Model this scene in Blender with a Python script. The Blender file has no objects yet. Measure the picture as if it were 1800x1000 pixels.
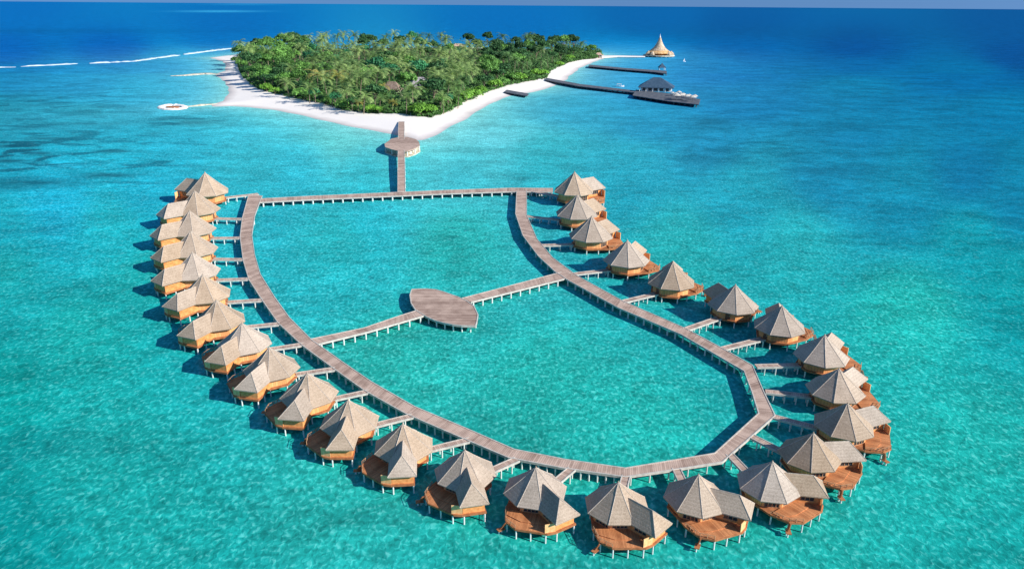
import bpy, math, random
import numpy as np
from mathutils import Vector, Matrix
random.seed(7); rng = np.random.default_rng(7)
S = bpy.context.scene
R = math.radians

# ------------------------------------------------------------------ camera
FP = 1300.0; HC = 90.0                     # focal length in photo pixels, camera height in metres
PITCH = math.atan((500 - 8) / FP); ROLL = R(0.45)
cam = bpy.data.objects.new('camera', bpy.data.cameras.new('camera')); S.collection.objects.link(cam)
cam.data.sensor_width = 36; cam.data.lens = 36 * FP / 1800
cam.data.clip_start = 1; cam.data.clip_end = 400000
cam.matrix_world = Matrix.Translation((0, 0, HC)) @ Matrix.Rotation(math.pi / 2 - PITCH, 4, 'X') @ Matrix.Rotation(ROLL, 4, 'Z')
S.camera = cam
CM = np.array(cam.matrix_world.to_3x3())

# ------------------------------------------------------------------ light
SUN_EL = R(29); SUN_AZ = R(-25)            # azimuth measured from +X (the sun stands to the right and behind the camera)
world = bpy.data.worlds.new('World'); S.world = world; world.use_nodes = True
wn = world.node_tree.nodes; wl = world.node_tree.links
sky = wn.new('ShaderNodeTexSky'); sky.sky_type = 'NISHITA'; sky.sun_disc = False
sky.sun_elevation = SUN_EL; sky.sun_rotation = math.pi / 2 - SUN_AZ
sky.air_density = 1.0; sky.dust_density = 0.3; sky.ozone_density = 2.0; sky.altitude = 100
bg = wn['Background']; bg.inputs[1].default_value = 0.125
tcw = wn.new('ShaderNodeTexCoord'); adw = wn.new('ShaderNodeVectorMath'); adw.operation = 'ADD'; adw.inputs[1].default_value = (0, 0, .55)
now = wn.new('ShaderNodeVectorMath'); now.operation = 'NORMALIZE'; wl.new(tcw.outputs['Generated'], adw.inputs[0]); wl.new(adw.outputs[0], now.inputs[0]); wl.new(now.outputs[0], sky.inputs['Vector'])
hsw = wn.new('ShaderNodeHueSaturation'); hsw.inputs['Saturation'].default_value = 1.15; wl.new(sky.outputs[0], hsw.inputs['Color']); tnt = wn.new('ShaderNodeMix'); tnt.data_type = 'RGBA'; tnt.blend_type = 'MULTIPLY'; tnt.inputs['Factor'].default_value = 1; tnt.inputs['B'].default_value = (1.0, 1.04, 1.06, 1); wl.new(hsw.outputs[0], tnt.inputs['A']); wl.new(tnt.outputs['Result'], bg.inputs[0])
sd = bpy.data.lights.new('sun', 'SUN'); sd.energy = 4.8; sd.angle = R(0.5); sd.color = (1, 0.95, 0.87)
sun = bpy.data.objects.new('sun', sd); S.collection.objects.link(sun)
SV = Vector((math.cos(SUN_EL) * math.cos(SUN_AZ), math.cos(SUN_EL) * math.sin(SUN_AZ), math.sin(SUN_EL)))
sun.rotation_euler = SV.to_track_quat('Z', 'Y').to_euler()
S.view_settings.view_transform = 'Standard'; S.view_settings.look = 'None'
S.view_settings.exposure = 0.45; S.view_settings.gamma = 1.0
S.render.resolution_x = 1024; S.render.resolution_y = 568

# ------------------------------------------------------------------ photo pixel -> point on a level plane
def at(px, py, z=0.0):
    d = CM @ np.array([(px - 900) / FP, -(py - 500) / FP, -1.0])
    t = (z - HC) / d[2]
    return np.array([d[0] * t, d[1] * t, z])
def proj(p):
    q = CM.T @ (np.asarray(p, float) - np.array([0, 0, HC]))
    return 900 + FP * q[0] / -q[2], 500 - FP * q[1] / -q[2]
def ppm(py): return math.cos(PITCH) * (py - 8) / HC    # pixels per metre at a ground row

# ------------------------------------------------------------------ mesh helpers
class MB:
    def __init__(s): s.v = []; s.f = []; s.uv = []
    def add(s, vs, fs, uvs=None):
        b = len(s.v); s.v += [tuple(map(float, v)) for v in vs]
        for i, f in enumerate(fs):
            s.f.append(tuple(b + k for k in f))
            s.uv.append(uvs[i] if uvs else None)
    def box(s, c, h, rz=0.0):
        cs, sn = math.cos(rz), math.sin(rz); vs = []
        for dz in (-1, 1):
            for dx, dy in ((-1, -1), (1, -1), (1, 1), (-1, 1)):
                x, y = dx * h[0], dy * h[1]
                vs.append((c[0] + x * cs - y * sn, c[1] + x * sn + y * cs, c[2] + dz * h[2]))
        s.add(vs, [(3, 2, 1, 0), (4, 5, 6, 7), (0, 1, 5, 4), (1, 2, 6, 5), (2, 3, 7, 6), (3, 0, 4, 7)])
    def seg(s, a, b, z0, z1, t):              # upright panel from a to b
        a = np.array(a[:2], float); b = np.array(b[:2], float); d = b - a; L = np.linalg.norm(d)
        m = (a + b) / 2
        s.box((m[0], m[1], (z0 + z1) / 2), (L / 2, t / 2, (z1 - z0) / 2), math.atan2(d[1], d[0]))
    def bar(s, a, b, r, n=6, r2=None):
        a = Vector(a); b = Vector(b); d = (b - a).normalized(); r2 = r if r2 is None else r2
        u = d.orthogonal().normalized(); w = d.cross(u); vs = []
        for p, q in ((a, r), (b, r2)):
            for k in range(n):
                t = 2 * math.pi * k / n; vs.append(p + u * math.cos(t) * q + w * math.sin(t) * q)
        s.add(vs, [(k, (k + 1) % n, n + (k + 1) % n, n + k) for k in range(n)] + [tuple(range(n))[::-1], tuple(range(n, 2 * n))])
    def prism(s, poly, z0, z1):
        n = len(poly); vs = [(p[0], p[1], z0) for p in poly] + [(p[0], p[1], z1) for p in poly]
        s.add(vs, [tuple(range(n))[::-1], tuple(range(n, 2 * n))] + [(k, (k + 1) % n, n + (k + 1) % n, n + k) for k in range(n)])
    def lathe(s, prof, n=24, c=(0, 0, 0), ph=0.0):   # profile of (r, z), first to last
        vs = []
        for r, z in prof:
            for k in range(n):
                t = ph + 2 * math.pi * k / n; vs.append((c[0] + r * math.cos(t), c[1] + r * math.sin(t), c[2] + z))
        fs = []
        for j in range(len(prof) - 1):
            for k in range(n):
                fs.append((j * n + k, j * n + (k + 1) % n, (j + 1) * n + (k + 1) % n, (j + 1) * n + k))
        s.add(vs, fs)
    def mesh(s, name, mat):
        m = bpy.data.meshes.new(name); m.from_pydata(s.v, [], s.f)
        if any(u is not None for u in s.uv):
            l = m.uv_layers.new(name='UVMap'); i = 0
            for f, u in zip(s.f, s.uv):
                for k in range(len(f)):
                    l.data[i].uv = u[k] if u else (0, 0); i += 1
        m.materials.append(mat); m.update(); return m
    def build(s, name, mat, parent=None, smooth=False):
        m = s.mesh(name, mat)
        if smooth: m.polygons.foreach_set('use_smooth', [True] * len(m.polygons))
        return link(name, m, parent)
def link(name, m, parent=None, loc=None):
    o = bpy.data.objects.new(name, m); S.collection.objects.link(o)
    if parent is not None: o.parent = parent
    if loc is not None: o.location = loc
    return o
def tag(o, label=None, cat=None, group=None, kind=None):
    for k, v in (('label', label), ('category', cat), ('group', group), ('kind', kind)):
        if v: o[k] = v
    return o
def empty(name, loc=(0, 0, 0), rz=0.0, sc=1.0):
    o = link(name, None, None, loc); o.rotation_euler.z = rz; o.scale = (sc, sc, sc); o.empty_display_size = .5; return o
def copy_tree(o, parent=None):
    c = o.copy(); S.collection.objects.link(c); c.parent = parent
    for ch in list(kids.get(o.name, [])): copy_tree(ch, c)
    return c
kids = {}
def index_kids():
    kids.clear()
    for o in bpy.data.objects:
        if o.parent: kids.setdefault(o.parent.name, []).append(o)
ORD = ['zeroth', 'first', 'second', 'third', 'fourth', 'fifth', 'sixth', 'seventh', 'eighth', 'ninth', 'tenth', 'eleventh', 'twelfth', 'thirteenth',
       'fourteenth', 'fifteenth', 'sixteenth', 'seventeenth', 'eighteenth', 'nineteenth', 'twentieth', 'twenty-first', 'twenty-second', 'twenty-third',
       'twenty-fourth', 'twenty-fifth', 'twenty-sixth', 'twenty-seventh', 'twenty-eighth', 'twenty-ninth', 'thirtieth']

# ------------------------------------------------------------------ materials
def mat(name, col, rough=.8, spec=.3):
    m = bpy.data.materials.new(name); m.use_nodes = True
    b = m.node_tree.nodes['Principled BSDF']; b.inputs['Base Color'].default_value = (*col, 1)
    b.inputs['Roughness'].default_value = rough; b.inputs['Specular IOR Level'].default_value = spec
    return m, m.node_tree.nodes, m.node_tree.links, b
def ramp(n, stops):
    r = n.new('ShaderNodeValToRGB'); e = r.color_ramp.elements
    while len(e) < len(stops): e.new(.5)
    for i, (p, c) in enumerate(stops): e[i].position = p; e[i].color = (*c, 1)
    return r
def noisy(name, c0, c1, scale, rough=.8, spec=.3, detail=5, bump=0.0, lo=.35, hi=.65, coord='Object', rnd=0.0, dist=.1, stretch=None):
    m, n, l, b = mat(name, c0, rough, spec)
    tc = n.new('ShaderNodeTexCoord'); src = tc.outputs['Object']
    if coord == 'World': g = n.new('ShaderNodeNewGeometry'); src = g.outputs['Position']
    if stretch:
        mp = n.new('ShaderNodeMapping'); mp.inputs['Scale'].default_value = stretch; l.new(src, mp.inputs['Vector']); src = mp.outputs[0]
    t = n.new('ShaderNodeTexNoise'); t.inputs['Scale'].default_value = scale; t.inputs['Detail'].default_value = detail
    l.new(src, t.inputs['Vector'])
    r = ramp(n, [(lo, c0), (hi, c1)]); l.new(t.outputs[0], r.inputs[0]); out = r.outputs[0]
    if rnd:
        oi = n.new('ShaderNodeObjectInfo'); mr = n.new('ShaderNodeMapRange'); mr.inputs['To Min'].default_value = 1 - rnd; mr.inputs['To Max'].default_value = 1 + rnd
        l.new(oi.outputs['Random'], mr.inputs[0]); hs = n.new('ShaderNodeHueSaturation'); l.new(mr.outputs[0], hs.inputs['Value']); l.new(out, hs.inputs['Color']); out = hs.outputs[0]
    l.new(out, b.inputs['Base Color'])
    if bump:
        bp = n.new('ShaderNodeBump'); bp.inputs['Strength'].default_value = bump; bp.inputs['Distance'].default_value = dist
        l.new(t.outputs[0], bp.inputs['Height']); l.new(bp.outputs[0], b.inputs['Normal'])
    return m
def planks(name, c0, c1, per=.5, uv=True, axis=0):
    """boards laid across the path: one shade per board, dark gap between boards, worn patches"""
    m, n, l, b = mat(name, c0, .75, .25)
    tc = n.new('ShaderNodeTexCoord'); sp = n.new('ShaderNodeSeparateXYZ'); l.new(tc.outputs['UV' if uv else 'Object'], sp.inputs[0])
    dv = n.new('ShaderNodeMath'); dv.operation = 'DIVIDE'; dv.inputs[1].default_value = per; l.new(sp.outputs[axis], dv.inputs[0])
    fl = n.new('ShaderNodeMath'); fl.operation = 'FLOOR'; l.new(dv.outputs[0], fl.inputs[0])
    wnn = n.new('ShaderNodeTexWhiteNoise'); wnn.noise_dimensions = '1D'; l.new(fl.outputs[0], wnn.inputs['W'])
    d4 = n.new('ShaderNodeMath'); d4.operation = 'DIVIDE'; d4.inputs[1].default_value = per * 7; l.new(sp.outputs[axis], d4.inputs[0])
    f4 = n.new('ShaderNodeMath'); f4.operation = 'FLOOR'; l.new(d4.outputs[0], f4.inputs[0])
    w4 = n.new('ShaderNodeTexWhiteNoise'); w4.noise_dimensions = '1D'; l.new(f4.outputs[0], w4.inputs['W'])
    nz = n.new('ShaderNodeTexNoise'); nz.inputs['Scale'].default_value = .35; nz.inputs['Detail'].default_value = 6; l.new(tc.outputs['Object'], nz.inputs['Vector'])
    a = n.new('ShaderNodeMath'); a.operation = 'MULTIPLY_ADD'; a.inputs[1].default_value = .3; l.new(wnn.outputs[0], a.inputs[0]); l.new(nz.outputs[0], a.inputs[2])
    a2 = n.new('ShaderNodeMath'); a2.operation = 'MULTIPLY_ADD'; a2.inputs[1].default_value = .3; l.new(w4.outputs[0], a2.inputs[0]); l.new(a.outputs[0], a2.inputs[2])
    r = ramp(n, [(.45, c0), (1.0, c1)]); l.new(a2.outputs[0], r.inputs[0])
    fr = n.new('ShaderNodeMath'); fr.operation = 'FRACT'; l.new(dv.outputs[0], fr.inputs[0])
    gp = n.new('ShaderNodeMath'); gp.operation = 'GREATER_THAN'; gp.inputs[1].default_value = .08; l.new(fr.outputs[0], gp.inputs[0])
    mx = n.new('ShaderNodeMix'); mx.data_type = 'RGBA'; mx.inputs['A'].default_value = (c0[0] * .35, c0[1] * .35, c0[2] * .35, 1)
    l.new(gp.outputs[0], mx.inputs['Factor']); l.new(r.outputs[0], mx.inputs['B']); l.new(mx.outputs['Result'], b.inputs['Base Color'])
    return m
def leafmat(name, c0, c1, rnd=.25):
    m, n, l, b = mat(name, c0, .6, .25)
    g = n.new('ShaderNodeNewGeometry'); t = n.new('ShaderNodeTexNoise'); t.inputs['Scale'].default_value = .22; t.inputs['Detail'].default_value = 4
    l.new(g.outputs['Position'], t.inputs['Vector'])
    oi = n.new('ShaderNodeObjectInfo')
    ad = n.new('ShaderNodeMath'); ad.operation = 'MULTIPLY_ADD'; ad.inputs[1].default_value = .45; l.new(oi.outputs['Random'], ad.inputs[0]); l.new(t.outputs[0], ad.inputs[2])
    r = ramp(n, [(.4, c0), (.9, c1)]); l.new(ad.outputs[0], r.inputs[0])
    ri = n.new('ShaderNodeMapRange'); ri.inputs['To Min'].default_value = .65; ri.inputs['To Max'].default_value = 1.35; l.new(g.outputs['Random Per Island'], ri.inputs[0])
    hs = n.new('ShaderNodeHueSaturation'); l.new(ri.outputs[0], hs.inputs['Value']); l.new(r.outputs[0], hs.inputs['Color'])
    l.new(hs.outputs[0], b.inputs['Base Color'])
    tr = n.new('ShaderNodeBsdfTranslucent'); l.new(hs.outputs[0], tr.inputs[0]); ms = n.new('ShaderNodeMixShader'); ms.inputs[0].default_value = .25
    l.new(b.outputs[0], ms.inputs[1]); l.new(tr.outputs[0], ms.inputs[2]); l.new(ms.outputs[0], n['Material Output'].inputs[0])
    return m
M = {}
M['board'] = planks('boardwalk_planks', (.30, .20, .155), (.60, .44, .35), .45)
M['platform'] = planks('platform_planks', (.30, .20, .155), (.60, .44, .35), .8, uv=False, axis=1)
M['beam'] = noisy('pale_beam', (.42, .40, .36), (.62, .58, .52), 1.2, .8)
M['pile'] = noisy('pale_piling', (.60, .62, .60), (.85, .85, .82), 1.5, .7)
M['thatch'] = noisy('thatch', (.33, .28, .235), (.50, .44, .375), 3.2, .95, .1, 9, .5, .3, .7, rnd=.06, dist=.12)
def thatchmat(name, c0, c1, rnd=.12):
    m, n, l, b = mat(name, c0, .95, .08)
    tc = n.new('ShaderNodeTexCoord'); g = n.new('ShaderNodeNewGeometry')
    t = n.new('ShaderNodeTexNoise'); t.inputs['Scale'].default_value = 3.4; t.inputs['Detail'].default_value = 9; l.new(tc.outputs['Object'], t.inputs['Vector'])
    t2 = n.new('ShaderNodeTexNoise'); t2.inputs['Scale'].default_value = .33; t2.inputs['Detail'].default_value = 4; l.new(g.outputs['Position'], t2.inputs['Vector'])
    wv = n.new('ShaderNodeTexWave'); wv.wave_type = 'BANDS'; wv.bands_direction = 'Z'; wv.wave_profile = 'SAW'; wv.inputs['Scale'].default_value = .62; wv.inputs['Distortion'].default_value = 1.2; wv.inputs['Detail'].default_value = 3; wv.inputs['Detail Scale'].default_value = 2.5
    l.new(tc.outputs['Object'], wv.inputs['Vector'])
    def ma(a, k, add):
        x = n.new('ShaderNodeMath'); x.operation = 'MULTIPLY_ADD'; l.new(a, x.inputs[0]); x.inputs[1].default_value = k
        if isinstance(add, float): x.inputs[2].default_value = add
        else: l.new(add, x.inputs[2])
        return x.outputs[0]
    v = ma(t.outputs[0], .75, -.1); v = ma(t2.outputs[0], .45, v); v = ma(wv.outputs['Fac'], .12, v)
    r_ = ramp(n, [(.25, c0), (.80, c1)]); l.new(v, r_.inputs[0])
    oi = n.new('ShaderNodeObjectInfo'); mr_ = n.new('ShaderNodeMapRange'); mr_.inputs['To Min'].default_value = 1 - rnd; mr_.inputs['To Max'].default_value = 1 + rnd * .7; l.new(oi.outputs['Random'], mr_.inputs[0])
    ms_ = n.new('ShaderNodeMapRange'); ms_.inputs['To Min'].default_value = .8; ms_.inputs['To Max'].default_value = 1.25
    fr_ = n.new('ShaderNodeMath'); fr_.operation = 'FRACT'; mu_ = n.new('ShaderNodeMath'); mu_.operation = 'MULTIPLY'; mu_.inputs[1].default_value = 7.3; l.new(oi.outputs['Random'], mu_.inputs[0]); l.new(mu_.outputs[0], fr_.inputs[0]); l.new(fr_.outputs[0], ms_.inputs[0])
    hs = n.new('ShaderNodeHueSaturation'); l.new(mr_.outputs[0], hs.inputs['Value']); l.new(ms_.outputs[0], hs.inputs['Saturation']); l.new(r_.outputs[0], hs.inputs['Color']); l.new(hs.outputs[0], b.inputs['Base Color'])
    hh = ma(wv.outputs['Fac'], .8, t.outputs[0]); bp = n.new('ShaderNodeBump'); bp.inputs['Strength'].default_value = .32; bp.inputs['Distance'].default_value = .1; l.new(hh, bp.inputs['Height']); l.new(bp.outputs[0], b.inputs['Normal'])
    return m
M['thatch'] = thatchmat('thatch', (.26, .20, .15), (.53, .43, .34))
M['ridge'] = noisy('ridge_thatch', (.36, .30, .25), (.60, .52, .44), 3, .95, .1)
M['thatch_dark'] = noisy('dark_thatch', (.10, .09, .09), (.22, .20, .19), 2.2, .95, .1, 8, .6, rnd=.05)
M['deck'] = planks('red_deck_planks', (.36, .13, .05), (.68, .29, .12), .3, uv=False, axis=1)
M['wall'] = planks('ochre_wall_boards', (.68, .29, .11), (.95, .49, .20), .5, uv=False, axis=0)
M['screen'] = noisy('pale_orange_boards', (.78, .40, .16), (.95, .58, .28), 1.2, .8)
M['wing'] = noisy('orange_wall_boards', (.60, .23, .07), (.82, .37, .13), 1.4, .8)
M['slab'] = noisy('floor_edge_wood', (.30, .11, .045), (.48, .19, .08), 1.0, .8)
M['frame'] = noisy('dark_timber', (.10, .05, .03), (.19, .10, .06), 3, .6)
M['lfrm'] = noisy('light_timber', (.40, .22, .12), (.55, .32, .18), 3, .7)
M['rail'] = noisy('grey_rail_wood', (.38, .34, .28), (.60, .55, .47), 3, .8)
M['trunk'] = noisy('tree_bark', (.14, .10, .07), (.34, .28, .21), 1.2, .9, coord='World')
M['white'] = noisy('white_paint', (.72, .72, .70), (.86, .86, .84), .8, .5, .4)
M['rock'] = noisy('pale_coral_stone', (.40, .35, .25), (.72, .68, .56), .25, .9, coord='World')
M['darkwood'] = noisy('weathered_dark_wood', (.06, .075, .10), (.15, .155, .17), .3, .8, coord='World')
M['hull'] = noisy('boat_hull_paint', (.70, .72, .74), (.85, .86, .87), 1, .3, .5)
mg, n_, l_, b_ = mat('window_glass', (.03, .05, .06), .08, .6); M['glass'] = mg
# sand: dry and pale above, wet and greyer at the water's edge
m, n, l, b = mat('sand', (.8, .75, .68), .95, .1)
g = n.new('ShaderNodeNewGeometry'); sp = n.new('ShaderNodeSeparateXYZ'); l.new(g.outputs['Position'], sp.inputs[0])
t = n.new('ShaderNodeTexNoise'); t.inputs['Scale'].default_value = .07; t.inputs['Detail'].default_value = 8; l.new(g.outputs['Position'], t.inputs['Vector'])
a = n.new('ShaderNodeMath'); a.operation = 'MULTIPLY_ADD'; a.inputs[1].default_value = .5; l.new(t.outputs[0], a.inputs[0]); l.new(sp.outputs[2], a.inputs[2])
r = ramp(n, [(.25, (.50, .47, .46)), (.55, (.70, .64, .60)), (1.0, (.90, .84, .78))]); l.new(a.outputs[0], r.inputs[0]); l.new(r.outputs[0], b.inputs['Base Color']); M['sand'] = m
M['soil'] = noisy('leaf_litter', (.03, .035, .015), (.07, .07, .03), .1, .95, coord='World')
M['leaf_mid'] = leafmat('leaf_mid', (0.062, 0.163, 0.037), (0.188, 0.413, 0.088))
M['leaf_dark'] = leafmat('leaf_dark', (0.022, 0.075, 0.027), (0.062, 0.175, 0.056))
M['leaf_bright'] = leafmat('leaf_bright', (0.132, 0.308, 0.039), (0.264, 0.528, 0.077))
M['leaf_blue'] = leafmat('leaf_blue', (0.029, 0.149, 0.069), (0.069, 0.310, 0.127))
M['palm'] = leafmat('palm_frond', (0.108, 0.216, 0.054), (0.360, 0.504, 0.168))
M['palm_dark'] = leafmat('palm_frond_dark', (0.049, 0.119, 0.042), (0.168, 0.308, 0.098))
M['palm_yellow'] = leafmat('palm_frond_yellow', (.34, .34, .07), (.55, .50, .14))
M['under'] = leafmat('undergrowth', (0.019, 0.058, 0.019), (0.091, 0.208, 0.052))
# foam
m, n, l, b = mat('foam', (.58, .70, .76), .6, .3)
M['foam'] = m

# ------------------------------------------------------------------ the island outline (photo pixels on the ground)
SHORE = [(368, 102), (392, 99), (412, 97), (440, 92), (600, 86), (800, 84), (1000, 88), (1062, 96), (1060, 104), (1035, 113), (1018, 121), (1003, 133), (993, 142), (975, 152), (940, 162), (905, 167),
         (880, 174), (850, 190), (820, 208), (790, 225), (765, 239), (745, 247), (730, 248), (715, 243), (690, 236), (650, 229), (600, 219), (560, 210), (520, 201), (480, 194), (440, 189), (405, 187),
         (372, 188), (374, 184), (392, 178), (400, 168), (401, 155), (395, 143), (383, 135), (378, 131), (395, 125), (398, 115), (390, 108)]
VEG = [(421, 128), (418, 112), (436, 98), (500, 90), (700, 86), (1000, 90), (1058, 99), (1050, 105), (1025, 108), (1000, 114), (970, 128), (960, 142), (930, 148), (890, 156), (855, 168), (820, 184), (795, 199),
       (760, 212), (735, 211), (705, 206), (650, 206), (600, 199), (570, 189), (530, 181), (490, 172), (455, 162), (438, 151), (428, 141)]
def world_poly(P): return np.array([at(x, y, 0)[:2] for x, y in P])
def sdist(pts, poly):                         # signed distance, positive inside
    pts = np.asarray(pts, float); d = np.full(len(pts), 1e18); ins = np.zeros(len(pts), bool)
    n = len(poly)
    for i in range(n):
        a = poly[i]; b = poly[(i + 1) % n]; ab = b - a
        t = np.clip(((pts - a) @ ab) / (ab @ ab), 0, 1); q = a + t[:, None] * ab
        d = np.minimum(d, ((pts - q) ** 2).sum(1))
        c = ((a[1] > pts[:, 1]) != (b[1] > pts[:, 1]))
        with np.errstate(divide='ignore', invalid='ignore'):
            xi = (b[0] - a[0]) * (pts[:, 1] - a[1]) / (b[1] - a[1]) + a[0]
        ins ^= c & (pts[:, 0] < xi)
    d = np.sqrt(d); return np.where(ins, d, -d)
SHW = world_poly(SHORE); VGW = world_poly(VEG)

# ------------------------------------------------------------------ water: one sheet to the horizon, tinted by depth
WC = [(0, 12, 0, 112, 188), (400, 45, 0, 110, 184), (900, 35, 0, 112, 184), (1150, 30, 0, 102, 170), (1300, 40, 0, 92, 158), (1790, 40, 0, 88, 152), (1500, 90, 0, 84, 152), (1790, 100, 0, 82, 148), (1300, 85, 0, 100, 170),
      (0, 95, 0, 100, 182), (200, 90, 0, 98, 180), (380, 70, 0, 115, 188), (0, 135, 0, 128, 185), (150, 140, 0, 142, 200), (300, 115, 0, 140, 200), (350, 112, 10, 165, 220), (350, 160, 0, 168, 222), (250, 165, 0, 160, 210),
      (0, 200, 0, 138, 172), (150, 210, 0, 150, 185), (300, 240, 0, 170, 205), (420, 225, 30, 185, 215), (600, 250, 95, 205, 208), (700, 285, 55, 190, 205), (780, 265, 85, 202, 215), (480, 212, 55, 192, 215), (640, 300, 25, 180, 200), (520, 290, 10, 178, 205), (0, 280, 0, 152, 185), (100, 345, 0, 175, 212), (250, 330, 0, 178, 212),
      (0, 400, 5, 168, 190), (200, 400, 10, 175, 192), (0, 480, 12, 165, 172), (150, 600, 15, 165, 165), (0, 700, 0, 155, 155), (200, 800, 20, 165, 165), (0, 950, 0, 148, 152), (300, 950, 25, 172, 172), (250, 500, 15, 170, 175),
      (600, 420, 25, 170, 180), (640, 375, 15, 175, 195), (800, 430, 28, 170, 170), (700, 650, 35, 175, 170), (950, 700, 30, 170, 165), (1100, 780, 30, 175, 170), (600, 900, 35, 172, 170), (450, 320, 20, 172, 195),
      (870, 240, 90, 195, 215), (800, 290, 50, 185, 205), (950, 260, 5, 165, 185), (1000, 190, 0, 152, 195), (1080, 140, 0, 142, 205), (1110, 110, 0, 145, 212), (1150, 220, 0, 145, 190), (1300, 180, 0, 128, 180), (1250, 120, 0, 122, 188),
      (1500, 150, 0, 130, 172), (1750, 200, 0, 126, 168), (1500, 240, 0, 130, 170), (1700, 300, 0, 122, 162), (1250, 250, 0, 138, 178), (1100, 300, 10, 165, 190), (1300, 345, 15, 165, 182), (1450, 310, 0, 138, 172), (1600, 350, 0, 140, 168),
      (1790, 350, 0, 130, 162), (1400, 420, 28, 172, 178), (1700, 420, 0, 155, 168), (1790, 500, 0, 150, 160), (1600, 550, 28, 178, 174), (1700, 800, 28, 172, 168), (1790, 950, 20, 162, 162), (1400, 950, 30, 172, 168), (1200, 430, 28, 172, 175),
      (1500, 115, 0, 105, 168), (1700, 130, 0, 112, 165), (900, 950, 30, 172, 168)]
DARK = [(65, 269, 28, 3, .9), (15, 257, 25, 2.5, .9), (15, 283, 25, 2, .9), (202, 266, 34, 3, .85), (190, 308, 55, 4.5, .8), (60, 322, 90, 5, .7), (85, 243, 40, 2, .7), (30, 332, 60, 5, .45), (342, 216, 52, 6, .6), (272, 235, 20, 4, .4), (70, 245, 80, 3, .35), (170, 218, 90, 3, .4), (60, 226, 60, 3, .35), (20, 284, 50, 3, .4),
        (1240, 216, 55, 8, .35), (1460, 302, 90, 8, .35), (1290, 285, 70, 9, .22), (1330, 60, 300, 14, .15), (90, 55, 300, 4, .2), (120, 160, 90, 2, .2), (230, 190, 90, 2, .2), (60, 185, 90, 2.5, .2), (60, 385, 110, 6, .15), (800, 1000, 500, 30, .1)]
LIGHT = [(385, 20.5, 65, 1.6, .7), (430, 8, 60, 1.5, .3), (120, 205, 100, 3, .15), (80, 292, 100, 3, .15)]
REEF = [(40, 265, 190, 60, 1.0), (250, 280, 120, 60, .8), (330, 215, 70, 14, .9), (20, 395, 150, 25, .5), (100, 180, 200, 40, .55), (1350, 250, 200, 70, .45), (1500, 170, 250, 60, .35), (900, 320, 120, 25, .3), (30, 880, 250, 150, .3)]
def s2l(c): c = np.asarray(c, float) / 255; return np.where(c <= .04045, c / 12.92, ((c + .055) / 1.055) ** 2.4)
ILLUM = np.array([1.15, 1.09, 1.24])
xs = np.concatenate([[-60000, -20000, -7000, -3000, -1500, -700, -300], np.arange(-100, 1901, 7), [2100, 2500, 3300, 5000, 9000, 22000, 62000]])
ts = np.concatenate([[2.0, 2.6, 3.4], np.arange(4.5, 30, 1.2), np.arange(30, 320, 1.8), np.arange(320, 1010, 5), [1060, 1200, 1500, 2200, 5000]])
def hor(x): return 8 + (x - 900) * math.tan(ROLL)
V = []; PX = []
for tt in ts:
    for x in xs:
        if -400 <= x <= 2200: px, py = x, hor(x) + tt; V.append(at(px, py, 0))
        else:
            e = -400 if x < 0 else 2200; p = at(e, hor(e) + tt, 0); k = (x - e) / FP * 1.0
            q = p + np.array([k * max(p[1], 40), 0, 0]); V.append(q); px, py = e, hor(e) + tt
        PX.append((px, py))
V = np.array(V); PX = np.array(PX); W = len(xs); Hn = len(ts)
cp = np.array([c[:2] for c in WC], float); cc = s2l([c[2:] for c in WC])
q = np.column_stack([np.clip(PX[:, 0], -50, 1850), np.clip(PX[:, 1], 0, 1000)])
def warp(y): return np.where(y < 260, y * 2.6, 260 * 2.6 + (y - 260))
dx = q[:, 0][:, None] - cp[:, 0]; dy = warp(q[:, 1])[:, None] - warp(cp[:, 1])
w = 1 / (dx ** 2 + dy ** 2 + 900) ** 1.9
col = (w @ cc) / w.sum(1)[:, None]
for x, y, sx, sy, k in DARK:
    g_ = np.exp(-(((q[:, 0] - x) / sx) ** 2 + ((q[:, 1] - y) / sy) ** 2) * .9)[:, None] * k; col = col * (1 - g_) + s2l([0, 70, 100]) * g_
for x, y, sx, sy, k in LIGHT:
    g_ = np.exp(-(((q[:, 0] - x) / sx) ** 2 + ((q[:, 1] - y) / sy) ** 2) * .9)[:, None] * k; col = col * (1 - g_) + s2l([60, 185, 235]) * g_
near = (np.abs(V[:, 0]) < 1500) & (V[:, 1] < 2600)
sdv = np.full(len(V), -1e6); sdv[near] = sdist(V[near][:, :2], SHW)
g_ = (np.exp(np.minimum(sdv, 0) / 20.0) * .85)[:, None]
col = col * (1 - g_) + s2l([165, 222, 222]) * g_
g_ = (np.exp(np.minimum(sdv, 0) / 130.0) * .45)[:, None]; col = col * (1 - g_) + s2l([110, 205, 215]) * g_
col[:, 1] *= np.where(q[:, 1] < 130, .94, 1.0 - .11 * np.clip((q[:, 0] - 950) / 300, 0, 1) * np.clip((520 - q[:, 1]) / 150, 0, 1))
col = np.clip(col / ILLUM, 0.001, .8)
F = [(j * W + i, j * W + i + 1, (j + 1) * W + i + 1, (j + 1) * W + i) for j in range(Hn - 1) for i in range(W - 1)]
F = [f[::-1] for f in F]
me = bpy.data.meshes.new('water'); me.from_pydata(V.tolist(), [], F)
reef = np.zeros(len(V))
for x, y, sx, sy, k in REEF: reef = np.maximum(reef, k * np.exp(-(((q[:, 0] - x) / sx) ** 2 + ((q[:, 1] - y) / sy) ** 2)))
ca = me.color_attributes.new('depth_tint', 'FLOAT_COLOR', 'POINT'); ca.data.foreach_set('color', np.column_stack([col, reef]).ravel())
m, n, l, b = mat('lagoon_water', (.02, .4, .4), .22, .12)
at_ = n.new('ShaderNodeAttribute'); at_.attribute_name = 'depth_tint'
g = n.new('ShaderNodeNewGeometry')
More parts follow.
